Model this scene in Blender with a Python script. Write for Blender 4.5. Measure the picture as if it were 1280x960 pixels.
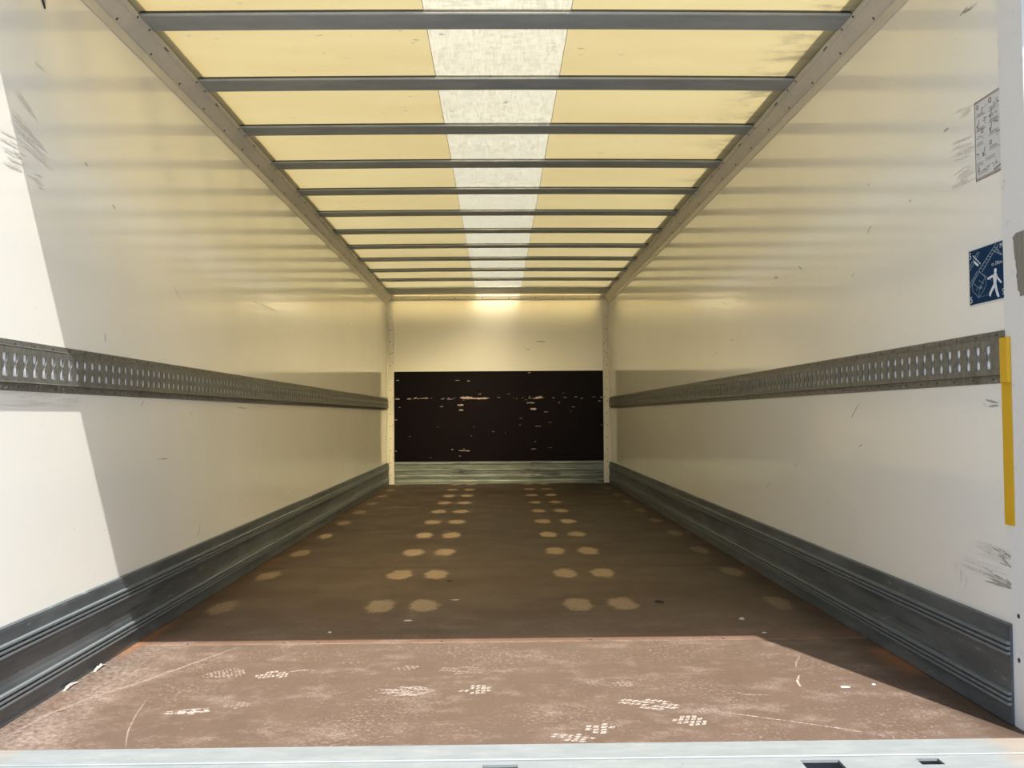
import bpy, bmesh, math, random
from mathutils import Vector, Matrix
random.seed(7)
for o in list(bpy.data.objects): bpy.data.objects.remove(o)
SC = bpy.context.scene; COL = SC.collection

# ------------------------------------------------------------ camera
YAW, PITCH, ROLL, FPX = 0.01496, 0.03445, -0.00692, 1150.0
cam_d = bpy.data.cameras.new('camera'); cam = bpy.data.objects.new('camera', cam_d); COL.objects.link(cam)
Fw = Vector((math.sin(YAW)*math.cos(PITCH), math.cos(YAW)*math.cos(PITCH), math.sin(PITCH)))
r0 = Vector((math.cos(YAW), -math.sin(YAW), 0)); u0 = r0.cross(Fw)
cr, sr = math.cos(ROLL), math.sin(ROLL)
Rt = cr*r0 + sr*u0; Up = -sr*r0 + cr*u0
m = Matrix((Rt, Up, -Fw)).transposed().to_4x4(); m.translation = (-0.0055, 0, 0.7558)
cam.matrix_world = m
cam_d.sensor_fit = 'HORIZONTAL'; cam_d.sensor_width = 36; cam_d.lens = 36*FPX/1280; cam_d.clip_start = .01
SC.camera = cam

# ------------------------------------------------------------ sky, sun, exposure
SUN = Vector((-0.36, 1.0, -1.856)).normalized()
w = bpy.data.worlds.new('sky'); SC.world = w; w.use_nodes = True
wn = w.node_tree; sky = wn.nodes.new('ShaderNodeTexSky'); sky.sky_type = 'NISHITA'; sky.sun_disc = False
sky.sun_elevation = math.asin(-SUN.z); sky.sun_rotation = math.atan2(-SUN.x, -SUN.y)
sky.air_density = 1.0; sky.dust_density = 1.5
wn.links.new(sky.outputs[0], wn.nodes['Background'].inputs[0]); wn.nodes['Background'].inputs[1].default_value = 0.26
sd = bpy.data.lights.new('sun', 'SUN'); sd.energy = 9.8; sd.angle = 0.0093; sd.color = (1.0, .98, .935)
sun = bpy.data.objects.new('sun', sd); COL.objects.link(sun)
sun.rotation_euler = SUN.to_track_quat('-Z', 'Y').to_euler(); sun.location = (3, -6, 14)
vs = SC.view_settings; vs.view_transform = 'Standard'; vs.look = 'None'; vs.gamma = 1; vs.use_curve_mapping = False
vs.exposure = 0.0

# ------------------------------------------------------------ material helpers
class NT:
    def __init__(s, name):
        s.m = bpy.data.materials.new(name); s.m.use_nodes = True; s.t = s.m.node_tree
        s.b = s.t.nodes['Principled BSDF']; s.out = s.t.nodes['Material Output']
        s._pos = None
    def n(s, ty, ins=None, **props):
        x = s.t.nodes.new('ShaderNode'+ty)
        for k, v in props.items(): setattr(x, k, v)
        for k, v in (ins or {}).items(): s.set(x.inputs[k], v)
        return x
    def set(s, sock, v):
        if isinstance(v, bpy.types.NodeSocket): s.t.links.new(v, sock)
        elif isinstance(v, bpy.types.Node): s.t.links.new(v.outputs[0], sock)
        else:
            if isinstance(v, tuple) and len(v) == 3 and sock.type == 'RGBA': v = (*v, 1)
            sock.default_value = v
    def pos(s):
        if not s._pos: s._pos = s.n('NewGeometry').outputs['Position']
        return s._pos
    def map(s, scale=(1, 1, 1), loc=(0, 0, 0)):
        return s.n('Mapping', {'Vector': s.pos(), 'Scale': scale, 'Location': loc}).outputs[0]
    def noise(s, sc=5, det=4, rough=.55, scale=(1, 1, 1), loc=(0, 0, 0)):
        return s.n('TexNoise', {'Vector': s.map(scale, loc), 'Scale': sc, 'Detail': det, 'Roughness': rough}).outputs[0]
    def ramp(s, f, a, b, lo=0., hi=1.):
        return s.n('MapRange', {'Value': f, 'From Min': a, 'From Max': b, 'To Min': lo, 'To Max': hi}, interpolation_type='SMOOTHSTEP').outputs[0]
    def math(s, op, a, b=0., c=0.):
        x = s.n('Math', operation=op); s.set(x.inputs[0], a); s.set(x.inputs[1], b); s.set(x.inputs[2], c); return x.outputs[0]
    def mix(s, f, a, b):
        x = s.n('Mix', data_type='RGBA'); s.set(x.inputs[0], f); s.set(x.inputs[6], a); s.set(x.inputs[7], b); return x.outputs[2]
    def xyz(s):
        x = s.n('SeparateXYZ', {0: s.pos()}); return x.outputs
    def bump(s, h, st=.2, d=.002):
        s.set(s.b.inputs['Normal'], s.n('Bump', {'Height': h, 'Strength': st, 'Distance': d}).outputs[0])
    def P(s, color=None, rough=None, metal=None, spec=None):
        if color is not None: s.set(s.b.inputs['Base Color'], color)
        if rough is not None: s.set(s.b.inputs['Roughness'], rough)
        if metal is not None: s.set(s.b.inputs['Metallic'], metal)
        if spec is not None: s.set(s.b.inputs['Specular IOR Level'], spec)
        return s.m

def plain(name, col, rough=.6, metal=0., var=.15, sc=20):
    t = NT(name); f = t.noise(sc, 3)
    c = t.mix(f, tuple(x*(1-var) for x in col), tuple(min(1, x*(1+var)) for x in col))
    return t.P(c, rough, metal)

M = {}
# glossy white GRP wall lining: fine vertical weave, faint waviness
t = NT('wall_lining')
base = t.mix(t.ramp(t.noise(1.2, 3), .35, .7), (.83, .815, .755), (.80, .78, .715))
grime = t.ramp(t.noise(9, 5, .7, (1, .5, 1.5)), .66, .80)
base = t.mix(t.math('MULTIPLY', grime, .10), base, (.40, .37, .30))
speck = t.ramp(t.noise(70, 2, .5, (1, .6, 1)), .755, .79)
base = t.mix(t.math('MULTIPLY', speck, .25), base, (.22, .19, .15))
h1 = t.noise(30, 2, .5, (1, 1.6, .03)); h2 = t.noise(260, 2, .5, (1, 1, .45))
h3 = t.noise(.9, 1, .5, (1, 1, .5))
hh = t.math('ADD', t.math('MULTIPLY', h1, .05), t.math('ADD', t.math('MULTIPLY', h2, .05), t.math('MULTIPLY', h3, 2.0)))
t.bump(hh, 1.0, .0016)
M['wall'] = t.P(base, .09, 0, .65)
# front wall (same lining, flatter)
t = NT('front_lining')
M['wallf'] = t.P(t.mix(t.ramp(t.noise(2, 3), .35, .7), (.84, .82, .75), (.82, .795, .72)), .20, 0, 1.0)
# white painted / enamelled trims
M['white'] = plain('white_enamel', (.76, .74, .69), .4, 0, .05, 8)
t = NT('jamb_paint')
c = t.mix(t.math('MULTIPLY', t.ramp(t.noise(30, 4, .6), .62, .72), .5), (.70, .695, .675), (.45, .44, .42))
M['jamb'] = t.P(c, .45)
M['alu_rail'] = plain('beige_aluminium', (.60, .575, .525), .42, .1, .10, 25)
t = NT('galvanised')
c = t.mix(t.ramp(t.noise(60, 3, .6), .3, .7), (.16, .16, .145), (.24, .24, .225))
c = t.mix(t.ramp(t.noise(9, 4, .7), .58, .75), c, (.12, .11, .095))
M['galv'] = t.P(c, .48, .55)
M['pocket'] = plain('slot_backing', (.90, .91, .91), .35, 0, .03, 30)
t = NT('bow_steel')
c = t.mix(t.ramp(t.noise(14, 4, .6, (.4, 1, 1)), .3, .7), (.265, .30, .33), (.335, .37, .40))
M['bow'] = t.P(c, .50, .08)
M['dark_gap'] = plain('olive_flange', (.16, .145, .085), .7, 0, .2, 15)
# skirting: dark grey anodised aluminium with scrapes
t = NT('skirting_aluminium')
c = t.mix(t.ramp(t.noise(6, 4, .6, (1, .4, 1.5)), .35, .68), (.082, .094, .102), (.140, .156, .165))
c = t.mix(t.math('MULTIPLY', t.ramp(t.noise(7, 5, .7, (1, .5, 4)), .60, .74), .5), c, (.045, .045, .045))
c = t.mix(t.math('MULTIPLY', t.ramp(t.noise(22, 5, .7, (1, .35, 2)), .60, .74), .55), c, (.42, .45, .46))
M['skirt'] = t.P(c, .45, .35)
t = NT('kick_plate_aluminium')
c = t.mix(t.ramp(t.noise(4, 4, .6, (1, 1, 6)), .3, .7), (.13, .15, .14), (.22, .25, .24))
c = t.mix(t.ramp(t.noise(5, 5, .7, (.6, 1, 7), (3, 0, 1)), .58, .74), c, (.045, .045, .035))
M['rib'] = None
M['kick'] = t.P(c, .4, .3)
M['rib'] = plain('worn_rib_highlight', (.21, .235, .245), .40, .4, .2, 40)  # lighter than the skirting: polished rib tops plus highlights put into the colour
# dark phenolic plywood bulkhead panel
t = NT('dark_plywood')
M['ply'] = t.P(t.mix(t.noise(3, 4, .6, (1, 1, 2)), (.005, .0015, .0015), (.002, .001, .0015)), .38, 0, .10)
M['chip'] = plain('pale_scratch', (.42, .34, .33), .7, 0, .3, 60)
# floor
t = NT('brown_floor')
X, Y, Z = t.xyz()[:3]
n1 = t.noise(2.2, 5, .6); n2 = t.noise(85, 4, .65); n3 = t.noise(240, 2, .6)
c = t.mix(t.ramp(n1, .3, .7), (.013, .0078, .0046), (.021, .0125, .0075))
c = t.mix(t.ramp(t.math('ADD', Y, n1), 6.6, 3.6), c, (.064, .041, .027))  # shade put into the colour: floor darker with depth against bright roof light
c = t.mix(t.math('MULTIPLY', t.ramp(n3, .35, .75), .22), c, (.12, .082, .056))
# trodden, dusty zone near the doorway, also lightened to balance the darkened depth
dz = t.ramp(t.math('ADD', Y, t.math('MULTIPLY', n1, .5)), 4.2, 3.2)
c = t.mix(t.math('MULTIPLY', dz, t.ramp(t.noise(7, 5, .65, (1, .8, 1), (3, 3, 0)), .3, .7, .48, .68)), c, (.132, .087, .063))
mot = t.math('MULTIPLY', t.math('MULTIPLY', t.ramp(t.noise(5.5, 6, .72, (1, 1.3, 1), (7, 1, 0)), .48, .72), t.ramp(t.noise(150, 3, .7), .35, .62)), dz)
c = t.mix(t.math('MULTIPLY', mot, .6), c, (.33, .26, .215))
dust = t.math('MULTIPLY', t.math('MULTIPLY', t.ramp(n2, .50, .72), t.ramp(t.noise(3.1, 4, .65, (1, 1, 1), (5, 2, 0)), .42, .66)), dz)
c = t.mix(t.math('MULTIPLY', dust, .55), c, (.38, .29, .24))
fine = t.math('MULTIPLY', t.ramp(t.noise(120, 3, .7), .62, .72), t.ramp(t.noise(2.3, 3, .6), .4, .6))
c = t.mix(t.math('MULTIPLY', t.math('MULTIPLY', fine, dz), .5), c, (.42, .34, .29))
# whitish rub along the left skirting near the door
ex = t.ramp(t.math('ADD', X, t.math('MULTIPLY', t.noise(6, 4, .7), .35)), -.78, -1.05)
ex = t.math('MULTIPLY', ex, t.ramp(Y, 3.4, 3.0))
ex = t.math('MULTIPLY', ex, t.ramp(t.noise(60, 5, .75), .30, .72))
c = t.mix(t.math('MULTIPLY', ex, .85), c, (.47, .37, .31))
# rust coloured stain along both skirting edges
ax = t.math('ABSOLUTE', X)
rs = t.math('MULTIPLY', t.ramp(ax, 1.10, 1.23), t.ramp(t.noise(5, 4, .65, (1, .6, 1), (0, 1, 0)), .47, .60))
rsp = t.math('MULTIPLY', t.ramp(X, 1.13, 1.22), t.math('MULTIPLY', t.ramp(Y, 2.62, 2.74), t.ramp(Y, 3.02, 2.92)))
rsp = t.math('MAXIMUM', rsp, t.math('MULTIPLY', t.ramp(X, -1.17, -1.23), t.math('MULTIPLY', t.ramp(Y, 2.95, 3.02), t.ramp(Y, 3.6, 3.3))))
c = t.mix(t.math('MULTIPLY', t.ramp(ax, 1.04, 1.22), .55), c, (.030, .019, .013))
c = t.mix(t.math('MULTIPLY', rs, .35), c, (.13, .060, .028))
c = t.mix(t.math('MULTIPLY', rsp, .7), c, (.24, .105, .040))
# pale border of the sheet joint near the door
j = t.ramp(t.math('ABSOLUTE', t.math('SUBTRACT', Y, 3.108)), .016, .0)
c = t.mix(t.math('MULTIPLY', t.math('MULTIPLY', j, t.ramp(t.noise(12, 4, .6), .3, .6)), .4), c, (.42, .27, .17))
jo = t.math('MULTIPLY', t.ramp(Y, 3.10, 3.12), t.ramp(Y, 3.26, 3.20))
c = t.mix(t.math('MULTIPLY', jo, .25), c, (.20, .10, .065))
# worn pale spots: six rows of columns, evenly repeated along the length
wob = t.math('MULTIPLY', t.math('SUBTRACT', t.noise(16, 5, .7), .5), 1.5)
yw = t.math('WRAP', t.math('SUBTRACT', Y, 3.71), .362, -.362)
yy = t.math('DIVIDE', yw, .135)
spot = None
for cx, rw, st in ((-.482, .062, 1.), (-.308, .062, 1.), (.307, .058, .9), (.488, .06, .9), (-1.11, .052, .6), (1.115, .048, .55)):
    dx = t.math('DIVIDE', t.math('SUBTRACT', X, cx), rw)
    d = t.math('SQRT', t.math('ADD', t.math('MULTIPLY', dx, dx), t.math('MULTIPLY', yy, yy)))
    v = t.math('MULTIPLY', t.ramp(t.math('ADD', d, wob), 1.12, .70), st)
    spot = v if spot is None else t.math('MAXIMUM', spot, v)
spot = t.math('MULTIPLY', spot, t.ramp(Y, 3.40, 3.42))
spot = t.math('MULTIPLY', spot, t.ramp(n2, .3, .6, .45, 1.))
c = t.mix(t.math('MULTIPLY', spot, .75), c, (.33, .245, .16))
t.bump(t.math('ADD', n3, t.math('MULTIPLY', n2, .6)), .35, .001)
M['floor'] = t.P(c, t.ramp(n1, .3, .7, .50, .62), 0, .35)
M['joint'] = plain('joint_sealant', (.05, .03, .02), .8)
M['chalk'] = plain('dust_print', (.36, .295, .25), .9, 0, .25, 90)
M['chalk2'] = plain('faint_dust_print', (.215, .155, .122), .9, 0, .25, 90)
for nm, col in (('chalk', (.40, .335, .285)), ('chalk2', (.24, .18, .145))):
    t = NT(nm+'_print'); M[nm] = t.P(t.mix(t.math('MAXIMUM', t.ramp(t.noise(130, 4, .75), .40, .56), 0.0), (.132, .087, .063), col), .9)
t = NT('sill_aluminium')
c = t.mix(t.ramp(t.noise(25, 5, .7, (.3, 1, 1)), .35, .75), (.205, .225, .222), (.26, .275, .27))
c = t.mix(t.ramp(t.noise(60, 4, .7), .66, .74), c, (.12, .09, .06))
sx = t.xyz()
c = t.mix(t.math('MULTIPLY', t.ramp(t.math('ADD', t.math('ABSOLUTE', sx[0]), t.math('MULTIPLY', t.noise(18, 4), .12)), 1.12, 1.24), .6), c, (.30, .22, .15))
M['sill'] = t.P(c, .55, .1)
M['rust'] = plain('rusty_steel', (.09, .045, .03), .85, 0, .5, 40)
M['shaderust'] = plain('shaded_rusty_steel', (.022, .015, .012), .9, 0, .5, 40)  # rusty steel darkened in colour so the slot holes look shaded
M['black'] = plain('black_rubber_and_gaps', (.012, .012, .014), .6, 0, .2, 40)
M['rivet'] = plain('dark_rivet', (.06, .055, .05), .5, .4, .3, 50)
M['yellow'] = plain('yellow_strip', (.62, .36, .012), .45, 0, .05, 20)
M['bracket'] = plain('bracket_zinc', (.25, .25, .22), .5, .3, .15, 30)
M['signblue'] = plain('sign_blue', (.003, .028, .078), .75, 0, .06, 30); M['signblue'].node_tree.nodes['Principled BSDF'].inputs['Specular IOR Level'].default_value = .15
M['signwhite'] = plain('sign_white', (.62, .66, .70), .6, 0, .03, 30)
M['signgrey'] = plain('sign_grey_line', (.22, .29, .36), .6, 0, .03, 30)
M['paper'] = plain('sheet_white', (.60, .605, .60), .45, 0, .05, 30)
M['ink'] = plain('dark_ink', (.17, .16, .165), .6, 0, .2, 60)
M['inkgrey'] = plain('grey_ink', (.27, .28, .28), .6, 0, .2, 60)
M['red'] = plain('red_ink', (.30, .07, .06), .6, 0, .1, 30)
M['scuff'] = plain('dark_scuff', (.34, .32, .285), .6, 0, .4, 90)
M['scuff2'] = plain('faint_scuff', (.66, .64, .575), .7, 0, .25, 90)
t = NT('rough_patch'); c = t.mix(t.noise(9, 4, .7, (1, 14, .5)), (.10, .09, .07), (.30, .28, .235)); M['patch'] = t.P(c, .8)
M['scrap'] = plain('pale_scrap', (.50, .47, .42), .8, 0, .1, 60)
M['shred'] = plain('sealant_film', (.30, .28, .25), .8, 0, .3, 90)
M['smear'] = plain('dark_smear', (.065, .07, .072), .55, .2, .4, 60)
M['leaf'] = plain('dark_crumb', (.02, .014, .01), .8, 0, .2, 60)
t = NT('yard_concrete'); M['ground'] = t.P(t.mix(t.noise(1.5, 6, .65), (.27, .26, .245), (.36, .35, .33)), .9)
M['outer'] = plain('body_paint', (.72, .72, .70), .4, 0, .03, 4)

def translucent(name, tcol, dcol, tcol2, weave, ROOF_R, ROOF_F, RT, IOR=1.32):
    tcol = tuple(x*RT for x in tcol); tcol2 = tuple(x*RT for x in tcol2)
    t = NT(name); nt = t.t; nt.nodes.remove(t.b)
    X, Y, Z = t.xyz()[:3]
    f = t.ramp(t.noise(1.4, 4, .6, (.45, 2.2, 1)), .35, .68)
    tc = t.mix(f, tcol, tcol2)
    # mildew specks and the dirty right-hand edge
    sp = t.math('MULTIPLY', t.ramp(t.noise(26, 3, .55, (.7, 1.4, 1), (2, 1, 0)), .655, .72), t.ramp(t.noise(1.7, 3, .6, (1, 1, 1), (4, 0, 0)), .42, .60))
    ed = t.math('MULTIPLY', t.ramp(X, .93, 1.17), t.ramp(t.noise(5.5, 5, .7, (.8, 1.6, 1), (0, 3, 0)), .47, .66))
    ed = t.math('MULTIPLY', ed, t.ramp(Y, 6.5, 4.2))
    sp = t.math('MAXIMUM', t.math('MULTIPLY', sp, .85), t.math('MULTIPLY', ed, .85))
    if weave:
        a = t.noise(95, 3, .6, (.22, 1.0, 1)); b = t.noise(95, 3, .6, (1.3, .15, 1))
        g = t.math('ADD', t.math('MULTIPLY', a, .5), t.math('MULTIPLY', b, .5))
        tc = t.mix(t.ramp(g, .42, .60, 0, .80), tc, tuple(x*.62 for x in tcol))
    tc = t.mix(sp, tc, tuple(x*y for x, y in zip(tcol, (.26, .28, .34))))
    tr = t.n('BsdfTranslucent', {'Color': tc}); di = t.n('BsdfDiffuse', {'Color': dcol})
    # glass-fibre sheet: part of the light is spread evenly, part goes on roughly the way it came
    rf = t.n('BsdfRefraction', {'Color': t.mix(1.0, tc, tc), 'Roughness': ROOF_R, 'IOR': IOR})
    tm = t.n('MixShader', {0: ROOF_F}); nt.links.new(tr.outputs[0], tm.inputs[1]); nt.links.new(rf.outputs[0], tm.inputs[2]); tr = tm
    gl = t.n('BsdfGlossy', {'Color': (1, 1, 1), 'Roughness': .35})
    ad = t.n('AddShader'); nt.links.new(tr.outputs[0], ad.inputs[0]); nt.links.new(di.outputs[0], ad.inputs[1])
    mx = t.n('MixShader', {0: t.n('Fresnel', {'IOR': 1.18}).outputs[0]}); nt.links.new(ad.outputs[0], mx.inputs[1]); nt.links.new(gl.outputs[0], mx.inputs[2])
    nt.links.new(mx.outputs[0], t.out.inputs[0]); return t.m
M['roof'] = translucent('yellowed_roof_sheet', (.255, .200, .088), (.36, .33, .22), (.235, .175, .072), False, .7, .50, 1.56)
M['strip'] = translucent('translucent_roof_strip', (.318, .268, .165), (.36, .34, .26), (.298, .245, .148), True, .55, .80, 3.4, 1.42)

# ------------------------------------------------------------ geometry helpers
class MB:
    def __init__(s): s.V = []; s.F = []
    def add(s, V, F):
        k = len(s.V); s.V += [tuple(v) for v in V]; s.F += [tuple(i+k for i in f) for f in F]; return s
    def box(s, x0, x1, y0, y1, z0, z1):
        x0, x1 = min(x0, x1), max(x0, x1); y0, y1 = min(y0, y1), max(y0, y1); z0, z1 = min(z0, z1), max(z0, z1)
        return s.add([(x0,y0,z0),(x1,y0,z0),(x1,y1,z0),(x0,y1,z0),(x0,y0,z1),(x1,y0,z1),(x1,y1,z1),(x0,y1,z1)],
            [(0,3,2,1),(4,5,6,7),(0,1,5,4),(1,2,6,5),(2,3,7,6),(3,0,4,7)])
    def prism(s, poly, axis, a, b):
        """poly of 2-tuples in the other two axes (order x,y,z without axis), swept a..b along axis"""
        def P(p, t):
            return {0: (t, p[0], p[1]), 1: (p[0], t, p[1]), 2: (p[0], p[1], t)}[axis]
        n = len(poly); V = [P(p, a) for p in poly] + [P(p, b) for p in poly]
        F = [tuple(range(n)), tuple(reversed(range(n, 2*n)))] + [(i, i+n, (i+1) % n+n, (i+1) % n) for i in range(n)]
        return s.add(V, F)
    def disc(s, c, axis, r, h, n=8):
        """low domed rivet head, pointing along axis vector"""
        a = Vector(axis).normalized(); u = a.orthogonal().normalized(); v = a.cross(u); c = Vector(c); k = len(s.V)
        for rr, hh in ((r, 0), (r*.75, h)):
            for i in range(n):
                th = 2*math.pi*i/n; s.V.append(tuple(c + u*rr*math.cos(th) + v*rr*math.sin(th) + a*hh))
        for i in range(n): s.F.append((k+i, k+(i+1) % n, k+n+(i+1) % n, k+n+i))
        s.F.append(tuple(k+n+i for i in range(n))); return s
def mk(name, mb, mat, parent=None, loc=None, fix=True, bevel=0, stuff=False, smooth=False):
    if loc is None: loc = tuple(parent['_w']) if parent is not None and '_w' in parent else (0, 0, 0)
    me = bpy.data.meshes.new(name)
    me.from_pydata([(x-loc[0], y-loc[1], z-loc[2]) for x, y, z in mb.V], [], mb.F)
    if fix or bevel:
        b = bmesh.new(); b.from_mesh(me)
        if fix: bmesh.ops.recalc_face_normals(b, faces=b.faces)
        if bevel: bmesh.ops.bevel(b, geom=[e for e in b.edges if e.calc_face_angle(0) > .5], offset=bevel, segments=2, affect='EDGES', profile=.6)
        b.to_mesh(me); b.free()
    if smooth:
        for p in me.polygons: p.use_smooth = True
    me.materials.append(mat)
    o = bpy.data.objects.new(name, me); COL.objects.link(o)
    if parent is not None:
        o.parent = parent; pw = parent['_w']; o.location = tuple(a-b for a, b in zip(loc, pw))
    else: o.location = loc
    o['_w'] = list(loc)
    if stuff: o['kind'] = 'stuff'
    return o
def thing(name, label, cat, loc, group=None):
    o = bpy.data.objects.new(name, None); COL.objects.link(o); o.location = loc; o['_w'] = list(loc); o.empty_display_size = .1
    return tag(o, label, cat, group)
def tag(o, label, cat, group=None):
    o['label'] = label; o['category'] = cat
    if group: o['group'] = group
    return o
def struct(o, label=None):
    o['kind'] = 'structure'
    if label: o['label'] = label
    return o
def wp(side, y, z, d=0.0):  # a point on a side wall's face, d metres proud of it
    return (side*(1.24-d), y, z)
YB, YD, YJ = 10.297, 2.119, 2.228     # front wall, doorway, inner end of the door frame
SIDE = {-1: 'left', 1: 'right'}

# ------------------------------------------------------------ ground outside
g = MB().add([(-30, -30, -1.12), (30, -30, -1.12), (30, 40, -1.12), (-30, 40, -1.12)], [(0, 1, 2, 3)])
struct(mk('ground', g, M['ground'], fix=False), 'pale concrete yard behind the open box body')

# ------------------------------------------------------------ walls
LAY = [0]
def stroke(mb, pts, wd, put, seg=10, jitter=.25):
    LAY[0] = (LAY[0]+1) % 90
    """thin tapering scratch through 2-D points; put(a,b) -> 3-D"""
    P = []
    for i in range(len(pts)-1):
        a, b = Vector(pts[i]), Vector(pts[i+1])
        for k in range(seg): P.append(a.lerp(b, k/seg))
    P.append(Vector(pts[-1])); n = len(P); L = []; R = []
    for i, p in enumerate(P):
        d = (P[min(i+1, n-1)]-P[max(i-1, 0)]); d = Vector((-d.y, d.x)).normalized()
        ww = wd*.5*(math.sin(math.pi*(i+.3)/(n-.4))**.6)*(1+random.uniform(-jitter, jitter))
        q = p + d*random.uniform(-.15, .15)*wd
        L.append(q+d*ww); R.append(q-d*ww)
    V = [put(*v) for v in L]+[put(*v) for v in R]
    mb.add(V, [(i, i+1, n+i+1, n+i) for i in range(n-1)])
LW = [[[2.364,1.589],[2.438,1.561]],[[2.338,1.524],[2.431,1.505]],[[2.366,1.506],[2.491,1.475]],[[2.39,1.488],[2.536,1.47]],[[2.302,1.429],[2.387,1.431]],[[2.283,1.456],[2.375,1.454]],[[2.314,1.396],[2.392,1.4]],[[2.441,1.397],[2.493,1.397]],[[2.358,1.493],[2.414,1.496]],[[2.451,1.71],[2.508,1.706]],[[3.418,1.672],[3.546,1.672]],[[4.732,1.347],[5.142,1.344]]]
LWd = [[[2.746,1.522],[2.773,1.517]],[[3.833,.325],[3.82,.29],[3.794,.267]],[[3.364,.607],[3.461,.605]],[[2.901,1.025],[2.907,.995]],[[2.947,1.443],[2.972,1.431]],[[3.224,.819],[3.196,.797]],[[3.727,.783],[3.708,.764]],[[4.362,.805],[4.528,.799]],[[2.345,1.44],[2.387,1.431]]]
RWd = [[[2.416,1.82],[2.373,1.825]],[[2.395,1.819],[2.349,1.814]],[[2.29,.403],[2.231,.406]],[[2.284,.401],[2.229,.374]],[[2.34,.342],[2.232,.335]],[[2.382,.347],[2.234,.329]],[[2.343,.337],[2.233,.327]],[[2.356,.325],[2.238,.326]],[[2.30,.385],[2.24,.380]],[[2.334,.788],[2.274,.779]],[[2.319,.771],[2.271,.773]],[[5.333,1.381],[5.216,1.353]],[[5.064,1.376],[4.976,1.352]],[[3.772,1.365],[3.722,1.347]],[[4.103,1.365],[4.044,1.363]],[[4.919,1.15],[4.818,1.151]],[[2.518,1.537],[2.491,1.54]],[[3.046,1.52],[3.033,1.522]],[[2.745,1.395],[2.729,1.396]]]
RW = [[[2.365,1.819],[2.325,1.815]],[[2.429,1.548],[2.385,1.545]],[[2.476,1.475],[2.37,1.462]],[[2.45,1.457],[2.362,1.452]],[[2.437,1.379],[2.363,1.385]],[[2.453,1.388],[2.365,1.393]],[[2.391,.407],[2.241,.401]],[[2.336,.405],[2.238,.396]],[[2.463,.361],[2.243,.356]],[[2.482,.332],[2.484,.293]],[[2.423,.342],[2.30,.339]],[[2.346,.782],[2.327,.769]],[[5.206,1.512],[5.093,1.513]]]
for s in (-1, 1):
    b = MB().box(s*1.24, s*1.28, YJ, YB+.04, -.05, 2.14)
    wl = mk('wall_'+SIDE[s], b, M['wall']); struct(wl, 'glossy cream wall lining on the %s of the cargo box' % SIDE[s])
    put = lambda a, b_, s=s: wp(s, a, b_, .0004+LAY[0]*1e-5)
    f = MB(); d = MB()
    for q in (LW if s < 0 else RW): stroke(f, q, .007, put)
    for q in (LWd if s < 0 else RWd): stroke(d, q, .0055, put)
    # bundles of faint parallel rubbing around the long scuffs, and small knocks along the length
    for q in (LW[:8] if s < 0 else RW[1:10]):
        for k in range(4):
            o = random.uniform(-.02, .02); e = random.uniform(-.03, .03)
            stroke(f, [[q[0][0]+e, q[0][1]+o], [max(q[1][0]+e, 2.236), q[1][1]+o*1.2]], random.uniform(.002, .005), put)
    for k in range(34):
        y = random.uniform(2.6, 8.5); z = random.choice((random.uniform(1.05, 1.75), random.uniform(.3, .8))); L = random.uniform(.02, .09)
        stroke(f if random.random() < .7 else d, [[y, z], [y+L, z-L*random.uniform(.1, .7)]], random.uniform(.003, .006), put, 4)
    if s > 0:   # dark rubbing low by the door frame
        for k in range(22):
            y = random.uniform(2.26, 2.36); z = random.choice((random.gauss(.405, .008), random.gauss(.34, .008)))
            stroke(d, [[y, z], [max(y-random.uniform(.02, .08), 2.236), z-random.uniform(.0, .012)]], random.uniform(.0015, .004), put, 4)
    else:
        for k in range(26):
            y = random.uniform(2.26, 2.65); z = random.uniform(.79, .824)
            stroke(f, [[y, z], [y+random.uniform(.03, .14), z+random.uniform(-.006, .006)]], random.uniform(.002, .005), put, 4)
    mk('faint_scuffs', f, M['scuff2'], wl, stuff=True, fix=False); mk('dark_scuffs', d, M['scuff'], wl, stuff=True, fix=False)

b = MB().box(-1.28, 1.28, YB, YB+.04, -.05, 2.14)
wf = struct(mk('wall_front', b, M['wallf']), 'cream end wall at the far end of the cargo box')
d = MB(); stroke(d, [[.42, 1.585], [.53, 1.583]], .012, lambda a, c: (a, YB-.0006, c)); stroke(d, [[.30, 1.50], [.36, 1.498]], .006, lambda a, c: (a, YB-.0006, c))
mk('dark_scuffs', d, M['scuff'], wf, stuff=True, fix=False)

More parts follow.
